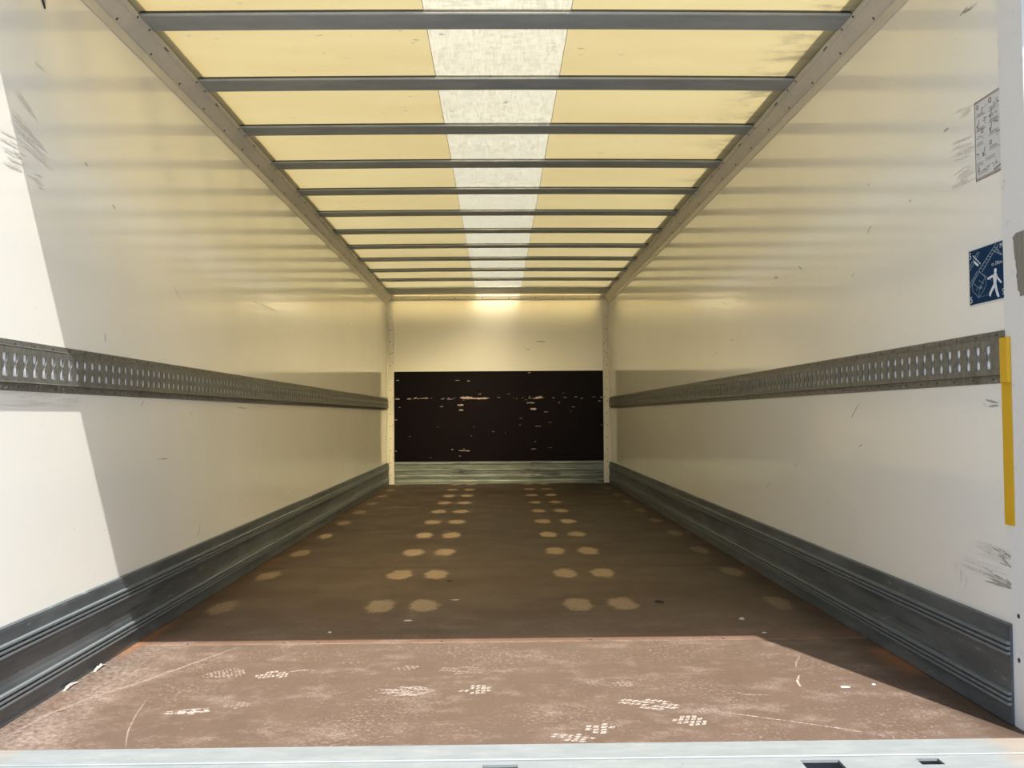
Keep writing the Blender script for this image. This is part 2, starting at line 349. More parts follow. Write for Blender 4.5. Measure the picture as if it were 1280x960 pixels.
# dark plywood kick panel on the front wall, with knocks through the film
b = MB().box(-1.168, 1.168, YB-.0125, YB-.0008, .251, 1.256)
pn = tag(mk('bulkhead_panel', b, M['ply'], loc=(0, YB-.001, .251), bevel=.002), 'near-black plywood protection panel on the far wall, scratched pale along one line', 'panel')
def blotch(mb, cx, cz, w_, h_, put):
    n = max(8, int(w_/.02)); top = []; bot = []
    for i in range(n+1):
        e = math.sin(math.pi*i/n)**.5; x = cx-w_/2+w_*i/n
        top.append((x, cz+h_/2*e*random.uniform(.3, 1.1))); bot.append((x, cz-h_/2*e*random.uniform(.2, 1.0)))
    LAY[0] = (LAY[0]+1) % 90; V = [put(*p) for p in top+bot]; mb.add(V, [(i, i+1, n+2+i, n+1+i) for i in range(n)])
put = lambda a, c: (a, YB-.0128-LAY[0]*1e-5, c)
BL = [(480,531,55,14),(530,535,80,8),(560,533,40,4),(300,533,45,4),(240,535,20,8),(268,531,14,5),(190,535,22,9),(410,537,30,3),(380,536,14,3),(455,562,28,12),(458,583,22,7),(442,458,20,3),(490,461,12,6),(745,428,14,5),(785,532,30,12),(768,536,20,6),(750,555,35,7),(762,580,28,12),(965,537,10,4),(1040,548,14,5),(815,593,20,3),(780,653,28,3),(470,753,50,5),(487,755,12,6),(420,748,8,6),(762,748,26,3),(182,622,12,6),(183,753,10,6),(192,457,14,5),(1050,533,12,8),(520,533,90,3),(870,555,8,4),(1054,650,7,4),(328,782,8,3),(452,776,10,3),(200,570,8,3)]
d = MB()
for zx, zy, w_, h_ in BL:
    x = (440+zx/3.368-623)*.008957; z = 1.256-(zy-420)/(799-420)*(1.256-.248)
    blotch(d, max(-1.15, min(1.15, x)), z, w_*.00266, h_*.00266, put)
for k in range(60):
    x = random.choice((random.gauss(-.45, .25), random.gauss(.42, .18), random.uniform(-1.1, 1.1))); z = random.choice((.955, .955, random.uniform(.3, 1.2)))
    if abs(x) < 1.13: blotch(d, x, z+random.gauss(0, .008), random.uniform(.01, .05), random.uniform(.003, .008), put)
mk('scratches', d, M['chip'], pn, stuff=True, fix=False)

# ------------------------------------------------------------ skirtings (ribbed aluminium sections)
def rib(z): return [(.010, z+.0055), (.0205, z+.0040), (.0205, z-.0014), (.010, z-.0030)]
P = [(0, .2415), (.010, .2395), (.011, .232)]
P += [(.011, .160), (.0095, .150), (.0095, .098), (.011, .090)]
P += [(.011, .036), (.0125, .002), (0, .002)]
for s in (-1, 1):
    sk = None
    for y0, y1 in ((YJ+.0, 4.3425), (4.3445, YB-.001)):
        b = MB().prism([(s*(1.24-a), z) for a, z in P], 1, y0, y1)
        if sk is None: sk = struct(mk('baseboard_'+SIDE[s], b, M['skirt']), 'ribbed dark grey aluminium skirting along the %s wall' % SIDE[s])
        else: mk('skirting_length', b, M['skirt'], sk)
    rb = MB()
    for z in (.196, .1835, .171, .075, .0625, .050): rb.prism([(s*(1.24-a), c_) for a, c_ in rib(z)], 1, YJ, YB-.001)
    mk('ribs', rb, M['rib'], sk, stuff=True)
    d = MB(); put = lambda a, c, s=s: (s*(1.24-.0112-LAY[0]*1e-5), a, c)
    for k in range(40 if s < 0 else 14):
        y = random.uniform(2.6, 9.6); z = random.choice((random.uniform(.10, .148), random.uniform(.205, .228), random.uniform(.1, .14)))
        stroke(d, [[y, z], [y+random.uniform(.05, .3), z+random.uniform(-.004, .004)]], random.uniform(.002, .006), put, 5)
    mk('dark_scuffs', d, M['smear'], sk, stuff=True, fix=False)
P = [(0, .250), (.016, .247), (.018, .222), (.012, .214), (.012, .165), (.018, .158), (.018, .150), (.012, .143), (.012, .100), (.019, .092), (.019, .072), (.012, .064), (.012, .040), (.016, .034), (.016, .002), (0, .002)]
b = MB().prism([(YB-a, z) for a, z in P], 0, -1.165, 1.165)
fk = struct(mk('baseboard_front', b, M['kick']), 'scuffed pale aluminium kick plate at the foot of the far wall')
d = MB(); put = lambda a, c: (a, YB-.0193-LAY[0]*1e-5, c)
for cx in (-.42, .43):
    for k in range(20): blotch(d, cx+random.gauss(0, .10), .128+random.gauss(0, .022), random.uniform(.05, .16), random.uniform(.005, .016), put)
    blotch(d, cx, .232, .18, .02, put)
for k in range(26): blotch(d, random.uniform(-1.1, 1.1), random.choice((.13, .055, .18))+random.gauss(0, .01), random.uniform(.04, .2), random.uniform(.003, .007), put)
mk('dark_scuffs', d, M['smear'], fk, stuff=True, fix=False)

# ------------------------------------------------------------ floor
b = MB().box(-1.24, 1.24, 2.145, YB, -.06, -.014)
fl = struct(mk('floor', b, M['joint']), 'brown film-faced plywood floor of the cargo box')
js = [2.146, 3.113, 4.630, 6.147, 7.664, 9.181, YB]
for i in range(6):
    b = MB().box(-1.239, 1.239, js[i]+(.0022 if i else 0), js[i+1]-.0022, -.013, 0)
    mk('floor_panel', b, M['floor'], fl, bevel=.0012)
# screw holes beside the joint
d = MB()
for x in (-1.05, -.73, -.615, -.2, .3, .75): d.disc((x, 3.122, .0002), (0, 0, 1), .006, .0004, 8)
mk('screw_holes', d, M['black'], fl, stuff=True, fix=False)
# dusty boot prints: tread blocks inside a sole outline
def footprint(cx, cy, w_, l_, ang, rows, kind, mat, seed, part=(0, 1)):
    rnd = random.Random(seed); mb = MB(); ca, sa = math.cos(ang), math.sin(ang)
    def inside(u, v):
        if not part[0] <= (u+1)/2 <= part[1]: return False
        half = .95*(1-abs(u)**3)**.5*(.72+.28*math.cos(2.2*u-.6)); return abs(v) < half
    n = rows
    for i in range(n):
        nj = 4 if kind == 'wave' else 2
        for j in range(nj):
            for sgn in (-1, 1):
                u = -1+2*(i+.5)/n; v = sgn*(j+.55)/nj
                if kind == 'chev': u2 = u - abs(v)*.25
                elif kind == 'diag': u2 = u + v*.35
                else: u2 = u
                if not inside(u2, v) or rnd.random() < .10: continue
                if kind == 'chev': dv = .62; du = .58/n
                elif kind == 'wave': dv = .13; du = .72/n*rnd.uniform(.5, 1.3)
                else: dv = .19; du = .70/n
                pts = []
                for a, c_ in ((-1, -1), (1, -1), (1, 1), (-1, 1)):
                    uu = u2 + a*du + c_*dv*.30*(-1 if kind == 'chev' and sgn > 0 else 1)*(1 if kind != 'wave' else .2)
                    vv = v + c_*dv*(.36 if kind == 'chev' else 1)
                    uu += rnd.uniform(-.02, .02); vv += rnd.uniform(-.03, .03)
                    x = uu*w_/2; y = vv*l_/2; pts.append((cx+x*ca-y*sa, cy+x*sa+y*ca, .0004))
                mb.add(pts, [(0, 1, 2, 3)])
    return mk('dusty_footprint', mb, mat, fl, fix=False)
FPS = [(-.266, 2.564, .155, .085, .02, 11, 'chev', 'chalk', (0, 1)), (-.075, 2.572, .092, .085, .0, 6, 'block', 'chalk', (0, 1)), (-.118, 2.765, .15, .09, -.25, 11, 'diag', 'chalk2', (0, 1)),
       (.381, 2.428, .170, .085, -.38, 11, 'diag', 'chalk', (0, 1)), (.462, 2.292, .095, .075, .1, 6, 'diag', 'chalk', (0, 1)), (.235, 2.245, .075, .075, -.15, 4, 'block', 'chalk', (0, 1)), (.165, 2.185, .105, .055, -.35, 6, 'block', 'chalk', (0, 1)),
       (-.817, 2.759, .135, .10, .35, 12, 'wave', 'chalk2', (0, 1)), (-.675, 2.737, .105, .08, .45, 8, 'diag', 'chalk', (0, 1)), (-.811, 2.406, .12, .045, .12, 4, 'wave', 'chalk', (0, 1)), (-.697, 2.454, .07, .062, .1, 5, 'block', 'chalk2', (0, 1)),
       (.338, 2.609, .09, .06, .2, 6, 'wave', 'chalk2', (0, 1)), (-.289, 2.798, .085, .05, .3, 6, 'wave', 'chalk2', (0, 1)), (.52, 2.37, .07, .05, .1, 6, 'wave', 'chalk2', (0, 1))]
for i, (x, y, w_, l_, a, rr, kd, mt, pt) in enumerate(FPS): footprint(x, y, w_, l_, a, rr, kd, M[mt], i, pt)
FL = [([[-.868,2.155],[-.904,2.26],[-.936,2.392],[-.963,2.561]], .004, 'chalk2'), ([[-1.186,2.215],[-1.163,2.4],[-1.107,2.552],[-1.042,2.662],[-.946,2.888],[-.856,3.10]], .016, 'chalk2'), ([[.516,2.377],[.659,2.303],[.794,2.234],[.903,2.163]], .004, 'chalk'),
      ([[.931,2.886],[.895,2.813],[.875,2.751]], .006, 'chalk2'), ([[.859,2.676],[.834,2.613],[.826,2.56]], .008, 'chalk'), ([[-.635,2.765],[-.60,2.785],[-.543,2.782]], .007, 'chalk'), ([[.102,2.892],[.227,2.84]], .005, 'chalk2'),
      ([[.627,2.53],[.652,2.5],[.725,2.49]], .008, 'chalk2'), ([[-.86,2.395],[-.80,2.402],[-.755,2.415]], .010, 'chalk'), ([[-.855,2.418],[-.80,2.428],[-.757,2.432]], .006, 'chalk'), ([[-.40,3.14],[-.37,3.142],[-.30,3.14]], .008, 'chalk2')]
d = MB(); d2 = MB(); put = lambda a, c: (a, c, .0003+LAY[0]*4e-6)
for pts, wd, k in FL: stroke(d if k == 'chalk' else d2, pts, wd, put, 14, .5)
rnd = random.Random(3)
for k in range(420):   # pale grit and tiny scratches
    x = rnd.uniform(-1.2, 1.15); y = 2.16+abs(rnd.gauss(0, .55))
    if y > 4.5: continue
    a = rnd.uniform(-.4, .4) + (0 if rnd.random() < .7 else 1.2); L = rnd.uniform(.002, .016)
    stroke(d2 if rnd.random() < .75 else d, [[x, y], [x+L*math.cos(a), y+L*math.sin(a)]], rnd.uniform(.001, .0025), put, 2)
for k in range(70):
    x = rnd.uniform(-1.15, 1.15); y = rnd.uniform(4, 10)
    stroke(d2, [[x, y], [x+rnd.uniform(.004, .02), y]], rnd.uniform(.004, .012), put, 2)
mk('pale_scratches', d, M['chalk'], fl, stuff=True, fix=False); mk('faint_scratches', d2, M['chalk2'], fl, stuff=True, fix=False)

# ------------------------------------------------------------ doorway: sill, tail plate, frame
b = MB().prism([(2.051, -.001), (2.0525, .001), (2.142, .001), (2.146, -.002), (2.146, -.06), (2.052, -.06)], 0, -1.28, 1.28)
sl = struct(mk('trim_1', b, M['sill']), 'pale aluminium door sill across the near edge of the floor')
# rear tail plate with recessed slots (a grid of plates around real openings)
holes = [(-.045, .031, 1.985, 2.029), (.650, .735, 1.955, 2.034), (.905, .955, 2.000, 2.036), (-.74, -.655, 1.955, 2.034)]
xs = sorted({-1.28, 1.28, *[h[0] for h in holes], *[h[1] for h in holes]}); b = MB()
for x0, x1 in zip(xs[:-1], xs[1:]):
    hs = [h for h in holes if h[0] <= x0 and h[1] >= x1]
    if hs: b.box(x0, x1, hs[0][3], 2.0505, -.009, -.003); b.box(x0, x1, 1.86, hs[0][2], -.009, -.003)
    else: b.box(x0, x1, 1.86, 2.0505, -.009, -.003)
b.box(-1.28, 1.28, 1.86, 1.875, -.20, -.030)
tp = struct(mk('trim_2', b, M['sill']), 'aluminium tail plate with dark slots below the sill')
b = MB().box(-1.27, 1.27, 1.88, 2.14, -.20, -.10)
mk('rusty_beam', b, M['shaderust'], tp)
for h in holes[1::2]:
    b = MB().box(h[0]+.012, h[0]+.03, h[2]+.01, h[3]-.012, -.099, -.016).box(h[1]-.035, h[1]-.018, h[2]+.015, h[3]-.02, -.099, -.020)
    mk('latch_pin', b, M['rust'], tp)
# door frame: two posts and the header over the doorway
b = MB().box(-1.30, 1.30, YD-.03, YJ, 1.975, 2.20)
door = struct(mk('door_1', b, M['outer']), 'white portal frame around the open rear doorway')
for s in (-1, 1):
    b = MB().prism([(s*1.2355, YJ), (s*1.2355, YD+.004), (s*1.2395, YD), (s*1.31, YD), (s*1.31, YJ)], 2, -.055, 1.974)
    jb = mk('door_post', b, M['jamb'], door)
    rv = MB()
    for z, y in ((.268, 2.200), (.163, 2.203)): rv.disc((s*1.2355, y, z), (-s, 0, 0), .006, .0015, 12)
    mk('rivets', rv, M['rivet'], jb, stuff=True)
# rough worn tape remnant on the right post
rnd = random.Random(5); yl = []
for i in range(19):
    z = 1.184-i*.0085; e = 2.184 if i < 2 else 2.1795-.0009*max(0, i-2)+rnd.uniform(-.0022, .0022)
    if i in (0,): e = 2.168
    if i in (10, 11): e -= .004
    yl.append((e if i < 17 else 2.158, z))
V = [(1.2352, y, z) for y, z in yl]+[(1.2352, 2.1345, z) for y, z in yl]+[(1.2340, y-.0006, z) for y, z in yl]+[(1.2340, 2.1345, z) for y, z in yl]
n = len(yl); Fc = []
for i in range(n-1): Fc += [(2*n+i, 2*n+i+1, 3*n+i+1, 3*n+i), (i, i+1, 2*n+i+1, 2*n+i), (n+i, n+i+1, 3*n+i+1, 3*n+i)]
Fc += [(0, n, 3*n, 2*n), (n-1, 2*n-1, 4*n-1, 3*n-1)]
tag(mk('tape_remnant', MB().add(V, Fc), M['patch'], loc=(1.2352, 2.16, 1.03)), 'ragged grey-brown strip stuck on the right door post at the picture edge', 'tape')
# rubber buffer outside the right post and a bracket on the left wall
b = MB().box(1.244, 1.300, 2.080, 2.1185, 1.690, 1.885)
bf = tag(mk('rubber_buffer', b, M['black'], loc=(1.27, 2.13, 1.69), bevel=.004), 'black rubber buffer on the outside of the right door post, top right corner', 'buffer')
b = MB().prism([(2.497, 1.876), (2.497, 2.001), (2.395, 2.001), (2.395, 1.985)], 0, -1.2398, -1.2365)
bk = thing('gusset_bracket', 'small triangular grey metal bracket at the top of the left wall by the doorway', 'bracket', (-1.24, 2.45, 1.876))
mk('plate', b, M['bracket'], bk)
b = MB().prism([(2.497, 1.876), (2.4945, 1.8810), (2.395, 1.989), (2.395, 1.985)], 0, -1.2398, -1.2352)
mk('lower_lip', b, M['black'], bk)

# ------------------------------------------------------------ ceiling: translucent sheets in a frame
b = MB()
for s in (-1, 1): b.box(s*1.160, s*1.28, YD, YB+.04, 2.142, 2.150)
b.box(-1.28, 1.28, YB-.02, YB+.04, 2.1405, 2.1500)
ce = struct(mk('ceiling', b, M['dark_gap']), 'translucent roof of the cargo box above the steel roof bows')
def camz(x): return .006*(1-(x/1.2)**2)
def sheet(x0, x1, z, n=12):
    mb = MB(); ny = 16
    V = [(x0+(x1-x0)*i/n, YJ+(YB-.02-YJ)*j/ny, z+camz(x0+(x1-x0)*i/n)) for j in range(ny+1) for i in range(n+1)]
    mb.add(V, [(j*(n+1)+i, (j+1)*(n+1)+i, (j+1)*(n+1)+i+1, j*(n+1)+i+1) for j in range(ny) for i in range(n)]); return mb
mk('roof_panel', sheet(-1.215, -.247, 2.107), M['roof'], ce, fix=False)
mk('roof_panel', sheet(.247, 1.215, 2.107), M['roof'], ce, fix=False)
mk('translucent_strip', sheet(-.2468, .2468, 2.1072, 6), M['strip'], ce, fix=False)
e = MB()
for x in (-.247, .247): e.box(x-.0012, x+.0012, YJ, YB-.02, 2.1125, 2.1145)
mk('strip_seam', e, M['alu_rail'], ce)

# ------------------------------------------------------------ roof bows: one thing each
ordw = ['just behind the door header', 'nearest in view', 'second', 'third', 'fourth', 'fifth', 'sixth', 'seventh', 'eighth', 'ninth', 'tenth', 'eleventh']
def bow_mb(y0, y1):
    mb = MB(); n = 16; XS = [-1.187+2.374*i/n for i in range(n+1)]
    prof = [(y0, .0142), (y0, .004), (y0+.004, 0), (y1-.004, 0), (y1, .004), (y1, .0142)]   # open-top channel, real lips
    t_ = .002; inner = [(y1-t_, .0142), (y1-t_, t_), (y0+t_, t_), (y0+t_, .0142)]
    pr = prof+inner; k = len(pr); V = []
    for x in XS: V += [(x, y, 2.0925+camz(x)+z) for y, z in pr]
    F = [(i*k+j, i*k+(j+1) % k, (i+1)*k+(j+1) % k, (i+1)*k+j) for i in range(n) for j in range(k)]
    F += [tuple(range(k)), tuple(n*k+j for j in reversed(range(k)))]
    return mb.add(V, F)
def cleat_mb(s, y0, y1): return MB().box(s*1.190, s*1.212, y0+.006, y1-.006, 2.0975, 2.105)
src = None
for k in range(-1, 11):
    yc = 3.076+.596*k; lab = ordw[k+1]
    if k == -1: lab = 'grey steel roof bow just behind the door header, above the picture'
    elif k == 0: lab = 'grey steel roof bow nearest the doorway, widest crossbar at the top of the picture'
    elif k == 10: lab = 'grey steel roof bow, last narrow crossbar before the far end plate'
    else: lab = 'grey steel roof bow, %s crossbar counted from the doorway end in view' % ordw[k+1]
    if src is None:
        bo = thing('roof_bow', lab, 'roof bow', (0, yc, 2.0925), 'roof bows across the ceiling')
        mk('channel', bow_mb(yc-.045, yc+.082), M['bow'], bo, bevel=0)
        for y in (yc-.0486, yc+.0824):  # black strips stand in for the shadow gap between sheet and bow
            g = MB(); XS = [-1.186+2.372*i/16 for i in range(17)]
            g.V = [(x, y+a, 2.0925+camz(x)+z) for x in XS for a, z in ((0, .0085), (.0032, .0085), (.0032, .0140), (0, .0140))]
            g.F = [(4*i+j, 4*i+(j+1) % 4, 4*i+4+(j+1) % 4, 4*i+4+j) for i in range(16) for j in range(4)]+[(0, 1, 2, 3), (67, 66, 65, 64)]
            mk('gap_shade_strip', g, M['black'], bo)
        for s in (-1, 1): mk('end_cleat', cleat_mb(s, yc-.045, yc+.082), M['dark_gap'], bo)
        src = bo
    else:
        bo = src.copy(); COL.objects.link(bo); bo.location = (0, yc, 2.0925); bo['_w'] = [0, yc, 2.0925]; bo['label'] = lab
        for ch in list(src.children):
            c2 = ch.copy(); COL.objects.link(c2); c2.parent = bo
b = bow_mb(9.60, 10.10)
tag(mk('roof_end_plate', b, M['bow'], loc=(0, 9.85, 2.0925)), 'broad grey steel crossbar under the roof just before the far wall', 'roof bow')

# ------------------------------------------------------------ roof side rails, corner posts, top trim
for s in (-1, 1):
    P = [(1.24, 2.0005), (1.2365, 2.0005), (1.2360, 2.037), (1.2335, 2.039), (1.2305, 2.041), (1.2095, 2.0670), (1.2110, 2.0690), (1.2010, 2.0815), (1.1980, 2.0815), (1.1900, 2.0905), (1.1900, 2.0985), (1.1945, 2.1030), (1.1945, 2.0965), (1.2200, 2.0965), (1.2200, 2.1415), (1.24, 2.1415)]
    b = MB().prism([(s*a, z) for a, z in P], 1, YJ+.001, YB-.001)
    rl = struct(mk('trim_%d' % (3 if s < 0 else 4), b, M['alu_rail']), 'riveted cornice rail between the %s wall and the roof' % SIDE[s])
    rv = MB(); ax = (-s*.78, 0, -.62)
    k = 0
    while 2.36+.2913*k < YB-.1:
        rv.disc((s*1.2275, 2.361+.2913*k, 2.0447), ax, .0052, .002, 8); k += 1
    mk('rivets', rv, M['rivet'], rl, stuff=True)
    rv = MB(); k = 0
    while 2.48+.596*k < YB-.1:
        for dy in (-.05, .052): rv.disc((s*1.1935, 2.48+.596*k+dy, 2.0862), ax, .0045, .002, 8)
        rv.box(s*1.1965, s*1.1925, 2.48+.596*k+.20, 2.48+.596*k+.235, 2.0835, 2.0865)
        k += 1
    mk('clips', rv, M['rivet'], rl, stuff=True)
    # corner angle
    b = MB().prism([(s*1.2395, YB-.055), (s*1.2365, YB-.055), (s*1.2365, YB-.020), (s*1.226, YB-.0185), (s*1.222, YB-.024), (s*1.1700, YB-.024), (s*1.1680, YB-.0005), (s*1.2395, YB-.0005)], 2, .003, 2.000)
    ct = struct(mk('trim_%d' % (5 if s < 0 else 6), b, M['white']), 'white riveted corner post at the far end of the %s wall' % SIDE[s])
    rv = MB()
    for z in [1.86-.135*i for i in range(14)]:
        rv.disc((s*1.21, YB-.024, z), (0, -1, 0), .006, .002, 6)
    for z in (1.72, 1.56, 1.47, 1.36, .96, .66, .30): rv.disc((s*1.182, YB-.024, z), (0, -1, 0), .005, .002, 6)
    mk('rivets', rv, M['rivet'], ct, stuff=True)
b = MB().prism([(YB-.001, 2.062), (YB-.012, 2.062), (YB-.016, 2.070), (YB-.030, 2.100), (YB-.030, 2.122), (YB-.001, 2.122)], 0, -1.186, 1.186)
tr = struct(mk('trim_7', b, M['alu_rail']), 'riveted rail along the top of the far wall')
rv = MB()
for i in range(9): rv.disc((-1.08+.30*i-.0, YB-.0195, 2.078), (0, -.9, -.4), .007, .002, 8)
mk('rivets', rv, M['rivet'], tr, stuff=True)

# ------------------------------------------------------------ lashing (anchor) rails
def slot_outline(hw, hh, n=6):
    """hourglass keyhole slot, clockwise from top right"""
    pts = []
    for a, c in ((1, .45), (1, .93), (.8, 1), (-.8, 1), (-1, .93), (-1, .45), (-.42, .20), (-.42, -.20), (-1, -.45), (-1, -.93), (-.8, -1), (.8, -1), (1, -.93), (1, -.45), (.42, -.20), (.42, .20)):
        pts.append((a*hw, c*hh))
    return pts
def anchor_rail(s, y0, y1):
    rl = thing('lashing_rail', 'long grey slotted lashing rail along the %s wall at half height' % SIDE[s], 'lashing rail', (s*1.24, (y0+y1)/2, .828), 'slotted lashing rails')
    D = .0135; pitch = .0495; n = int((y1-y0-.02)/pitch); ys = y0+.0
    pl = MB(); so = slot_outline(.0112, .029); zc = .893; top, bot = .939, .8515
    m = len(so)
    outer = []
    for a, c in so:   # match each slot vertex to a point on the cell boundary
        if abs(c) > .026 and abs(a) < .012: outer.append((pitch/2*(1 if a > 0 else -1), top-zc if c > 0 else bot-zc))
        else: outer.append((pitch/2*(1 if a > 0 else -1), max(bot-zc+.004, min(top-zc-.004, c))))
    X0 = s*(1.24-D); X1 = s*(1.24-D+.0028)
    y_start = y1-n*pitch
    for i in range(n):
        cy = y_start+pitch*(i+.5)
        V = [(X0, cy+a, zc+c) for a, c in outer]+[(X0, cy+a, zc+c) for a, c in so]+[(X1, cy+a, zc+c) for a, c in so]
        F = [(j, (j+1) % m, m+(j+1) % m, m+j) for j in range(m)]+[(m+j, m+(j+1) % m, 2*m+(j+1) % m, 2*m+j) for j in range(m)]
        pl.add(V, F)
    # blank end, edges of the hat and rolled shoulders
    pl.box(X0, X1, y0, y_start, bot, top)
    pl.prism([(s*(1.24-D), top), (s*(1.24-D-.0008), top+.002), (s*(1.24-.004), top+.0045), (s*(1.24-.0005), top+.0035), (s*(1.24-D+.0028), top)], 1, y0, y1)
    pl.prism([(s*(1.24-D), bot), (s*(1.24-D-.0008), bot-.002), (s*(1.24-.004), bot-.0045), (s*(1.24-.0005), bot-.0035), (s*(1.24-D+.0028), bot)], 1, y0, y1)
    mk('slotted_face', pl, M['galv'], rl, fix=False)
    fy0 = y0 if s < 0 else YJ
    mk('top_flange', MB().box(s*1.2398, s*1.2365, fy0, y1, .940, .9578), M['galv'], rl, bevel=.0008)
    mk('bottom_flange', MB().box(s*1.2398, s*1.2365, y0, y1, .828, .8495), M['galv'], rl, bevel=.0008)
    mk('slot_backing', MB().box(s*1.2398, s*1.2322, y0, y1, .853, .936), M['pocket'], rl)
    rv = MB(); k = 0
    while y0+.03+.0991*k < y1-.02:
        y = y0+.03+.0991*k
        rv.disc((s*1.2365, y, .9485), (-s, 0, 0), .0036, .0012, 6); rv.disc((s*1.2365, y+.02, .8385), (-s, 0, 0), .0036, .0012, 6); k += 1
    mk('rivets', rv, M['rivet'], rl, stuff=True)
    # bright nicks on the lower flange
    d = MB(); rnd = random.Random(9+s)
    for k in range(60):
        y = rnd.uniform(y0+.02, y0+3.5); z = rnd.uniform(.830, .848); q = .002
        d.box(s*1.2364, s*1.2361, y, y+rnd.uniform(.003, .009), z, z+rnd.uniform(.0015, .004))
    mk('nicks', d, M['scrap'], rl, stuff=True)
anchor_rail(-1, YJ+.002, YB-.058)
anchor_rail(1, 2.2378, YB-.058)

# ------------------------------------------------------------ yellow marker strip, right wall end
b = MB().prism([(1.2399, 2.2286), (1.2399, 2.2470), (1.2335, 2.2470), (1.2335, 2.2040), (1.2352, 2.2040), (1.2352, 2.2286)], 2, .482, .9395)
b2 = MB().box(1.2334, 1.2250, 2.2040, 2.2370, .8285, .9385)
ys_ = thing('marker_strip', 'yellow vertical marker strip beside the right door post below the lashing rail end', 'strip', (1.24, 2.245, .482))
mk('strip', b, M['yellow'], ys_, bevel=.0008); mk('rail_end_cap', b2, M['yellow'], ys_, bevel=.001)

# ------------------------------------------------------------ signs on the right wall
def sign_put(y0, y1, z0, z1, d):
    return lambda u, v: (1.24-d, y0+(y1-y0)*u, z0+(z1-z0)*v)
def line2(mb, a, b_, wd, put, asp=1.0):
    a = Vector(a); b_ = Vector(b_); d = Vector(((b_-a).x*asp, (b_-a).y)); L = d.length
    if L == 0: return
    nrm = Vector((-d.y/L/asp, d.x/L))*wd/2
    V = [a+nrm, b_+nrm, b_-nrm, a-nrm]; mb.add([put(*v) for v in V], [(0, 1, 2, 3)])
def poly2(mb, pts, put): mb.add([put(*p) for p in pts], [tuple(range(len(pts)))])
def text_mesh(txt, size):
    cu = bpy.data.curves.new('lettering', 'FONT'); cu.body = txt; cu.size = size; cu.align_x = 'CENTER'; cu.align_y = 'CENTER'
    o = bpy.data.objects.new('lettering', cu); COL.objects.link(o); bpy.context.view_layer.update()
    me = bpy.data.meshes.new_from_object(o.evaluated_get(bpy.context.evaluated_depsgraph_get()))
    V = [tuple(v.co) for v in me.vertices]; F = [tuple(p.vertices) for p in me.polygons]
    bpy.data.objects.remove(o); bpy.data.curves.remove(cu); bpy.data.meshes.remove(me); return V, F
def letter(mb, txt, size, u, v, put, asp, ang=0):
    V, F = text_mesh(txt, size); ca, sa = math.cos(ang), math.sin(ang)
    mb.add([put(u+(x*ca-y*sa)/asp, v+x*sa+y*ca) for x, y, z in V], F)
# blue pictogram plate
Y0, Y1, Z0, Z1 = 2.3965, 2.2285, 1.0375, 1.179; asp = (Y0-Y1)/(Z1-Z0)
sg = thing('safety_sign', 'dark blue pictogram sign of a walking figure and lift arm on the right wall', 'sign', (1.24, 2.31, 1.0375))
mk('backing', MB().box(1.2399, 1.2390, Y1-.0006+.0, Y0+.004, Z0-.004, Z1+.003), M['paper'], sg)
mk('plate', MB().box(1.2390, 1.2384, Y1, Y0, Z0, Z1), M['signblue'], sg)
pw = sign_put(Y0, Y1, Z0, Z1, .0019); pg = sign_put(Y0, Y1, Z0, Z1, .0018)
def q(x, y):   # rectify a point measured on the plate
    u = (x-78)/452.; top = 210-150*u; bot = 872-97*u
    return (min(.985, max(.015, u)), min(.985, max(.015, (bot-y)/(bot-top))))
f = MB(); g_ = MB()
hd = q(420, 440); poly2(f, [(hd[0]+.036/asp*math.cos(a)*1.25, hd[1]+.046*math.sin(a)) for a in [i*math.pi/6 for i in range(12)]], pw)
fig = f; f = MB()
for P_ in ([(403, 470), (437, 470), (440, 500), (432, 560), (427, 615), (395, 620), (392, 560), (385, 510)],
          [(385, 492), (395, 515), (345, 545), (318, 553), (315, 538), (345, 512)],
          [(437, 488), (452, 520), (495, 578), (490, 597), (478, 592), (440, 545), (428, 520)],
          [(395, 600), (412, 640), (375, 700), (357, 745), (356, 765), (334, 750), (336, 718), (365, 660)],
          [(405, 625), (430, 600), (442, 680), (460, 740), (464, 768), (438, 766), (428, 745), (418, 700)]):
    poly2(fig, [q(*p) for p in P_], pw)
poly2(f, [q(*p) for p in [(140, 320), (165, 325), (210, 365), (205, 385), (180, 378), (145, 345)]], pw)
line2(f, q(135, 255), q(232, 355), .018, pw, asp)
for a, b_ in (((200, 205), (75, 400)), ((222, 210), (80, 450)), ((435, 105), (205, 440)), ((465, 110), (250, 455)), ((120, 590), (215, 450)), ((80, 655), (205, 470)), ((82, 610), (190, 445)), ((400, 190), (500, 245)), ((430, 165), (505, 240)), ((450, 150), (475, 215))):
    line2(g_, q(*a), q(*b_), .016, pg, asp)
for a, b_ in (((215, 455), (365, 560)), ((120, 590), (210, 660)), ((215, 660), (290, 520)), ((210, 660), (200, 775)), ((118, 600), (118, 690)), ((118, 690), (200, 775)), ((200, 775), (270, 680)), ((290, 520), (300, 600)), ((300, 600), (268, 680)), ((215, 455), (290, 520)), ((205, 560), (270, 600)), ((165, 690), (195, 640))):
    line2(g_, q(*a), q(*b_), .011, pg, asp)
for i in range(9):
    u = i/9.; a = (205+u*230, 445-u*335); line2(g_, q(*a), q(a[0]+28, a[1]+8), .010, pg, asp)
for i in range(5):
    u = i/5.; line2(g_, q(215+u*120, 768-u*35), q(225+u*120, 765-u*35), .010, pg, asp)
letter(f, '5', .17, .045, .90, pw, asp); letter(f, '5', .17, .05, .085, pw, asp); letter(f, '5', .15, .955, .105, pw, asp)
letter(f, 'M', .13, .93, .92, pw, asp); letter(f, 'ca. 250cm', .085, .80, .64, pw, asp)
letter(f, '5 5', .07, .34, .28, pw, asp)
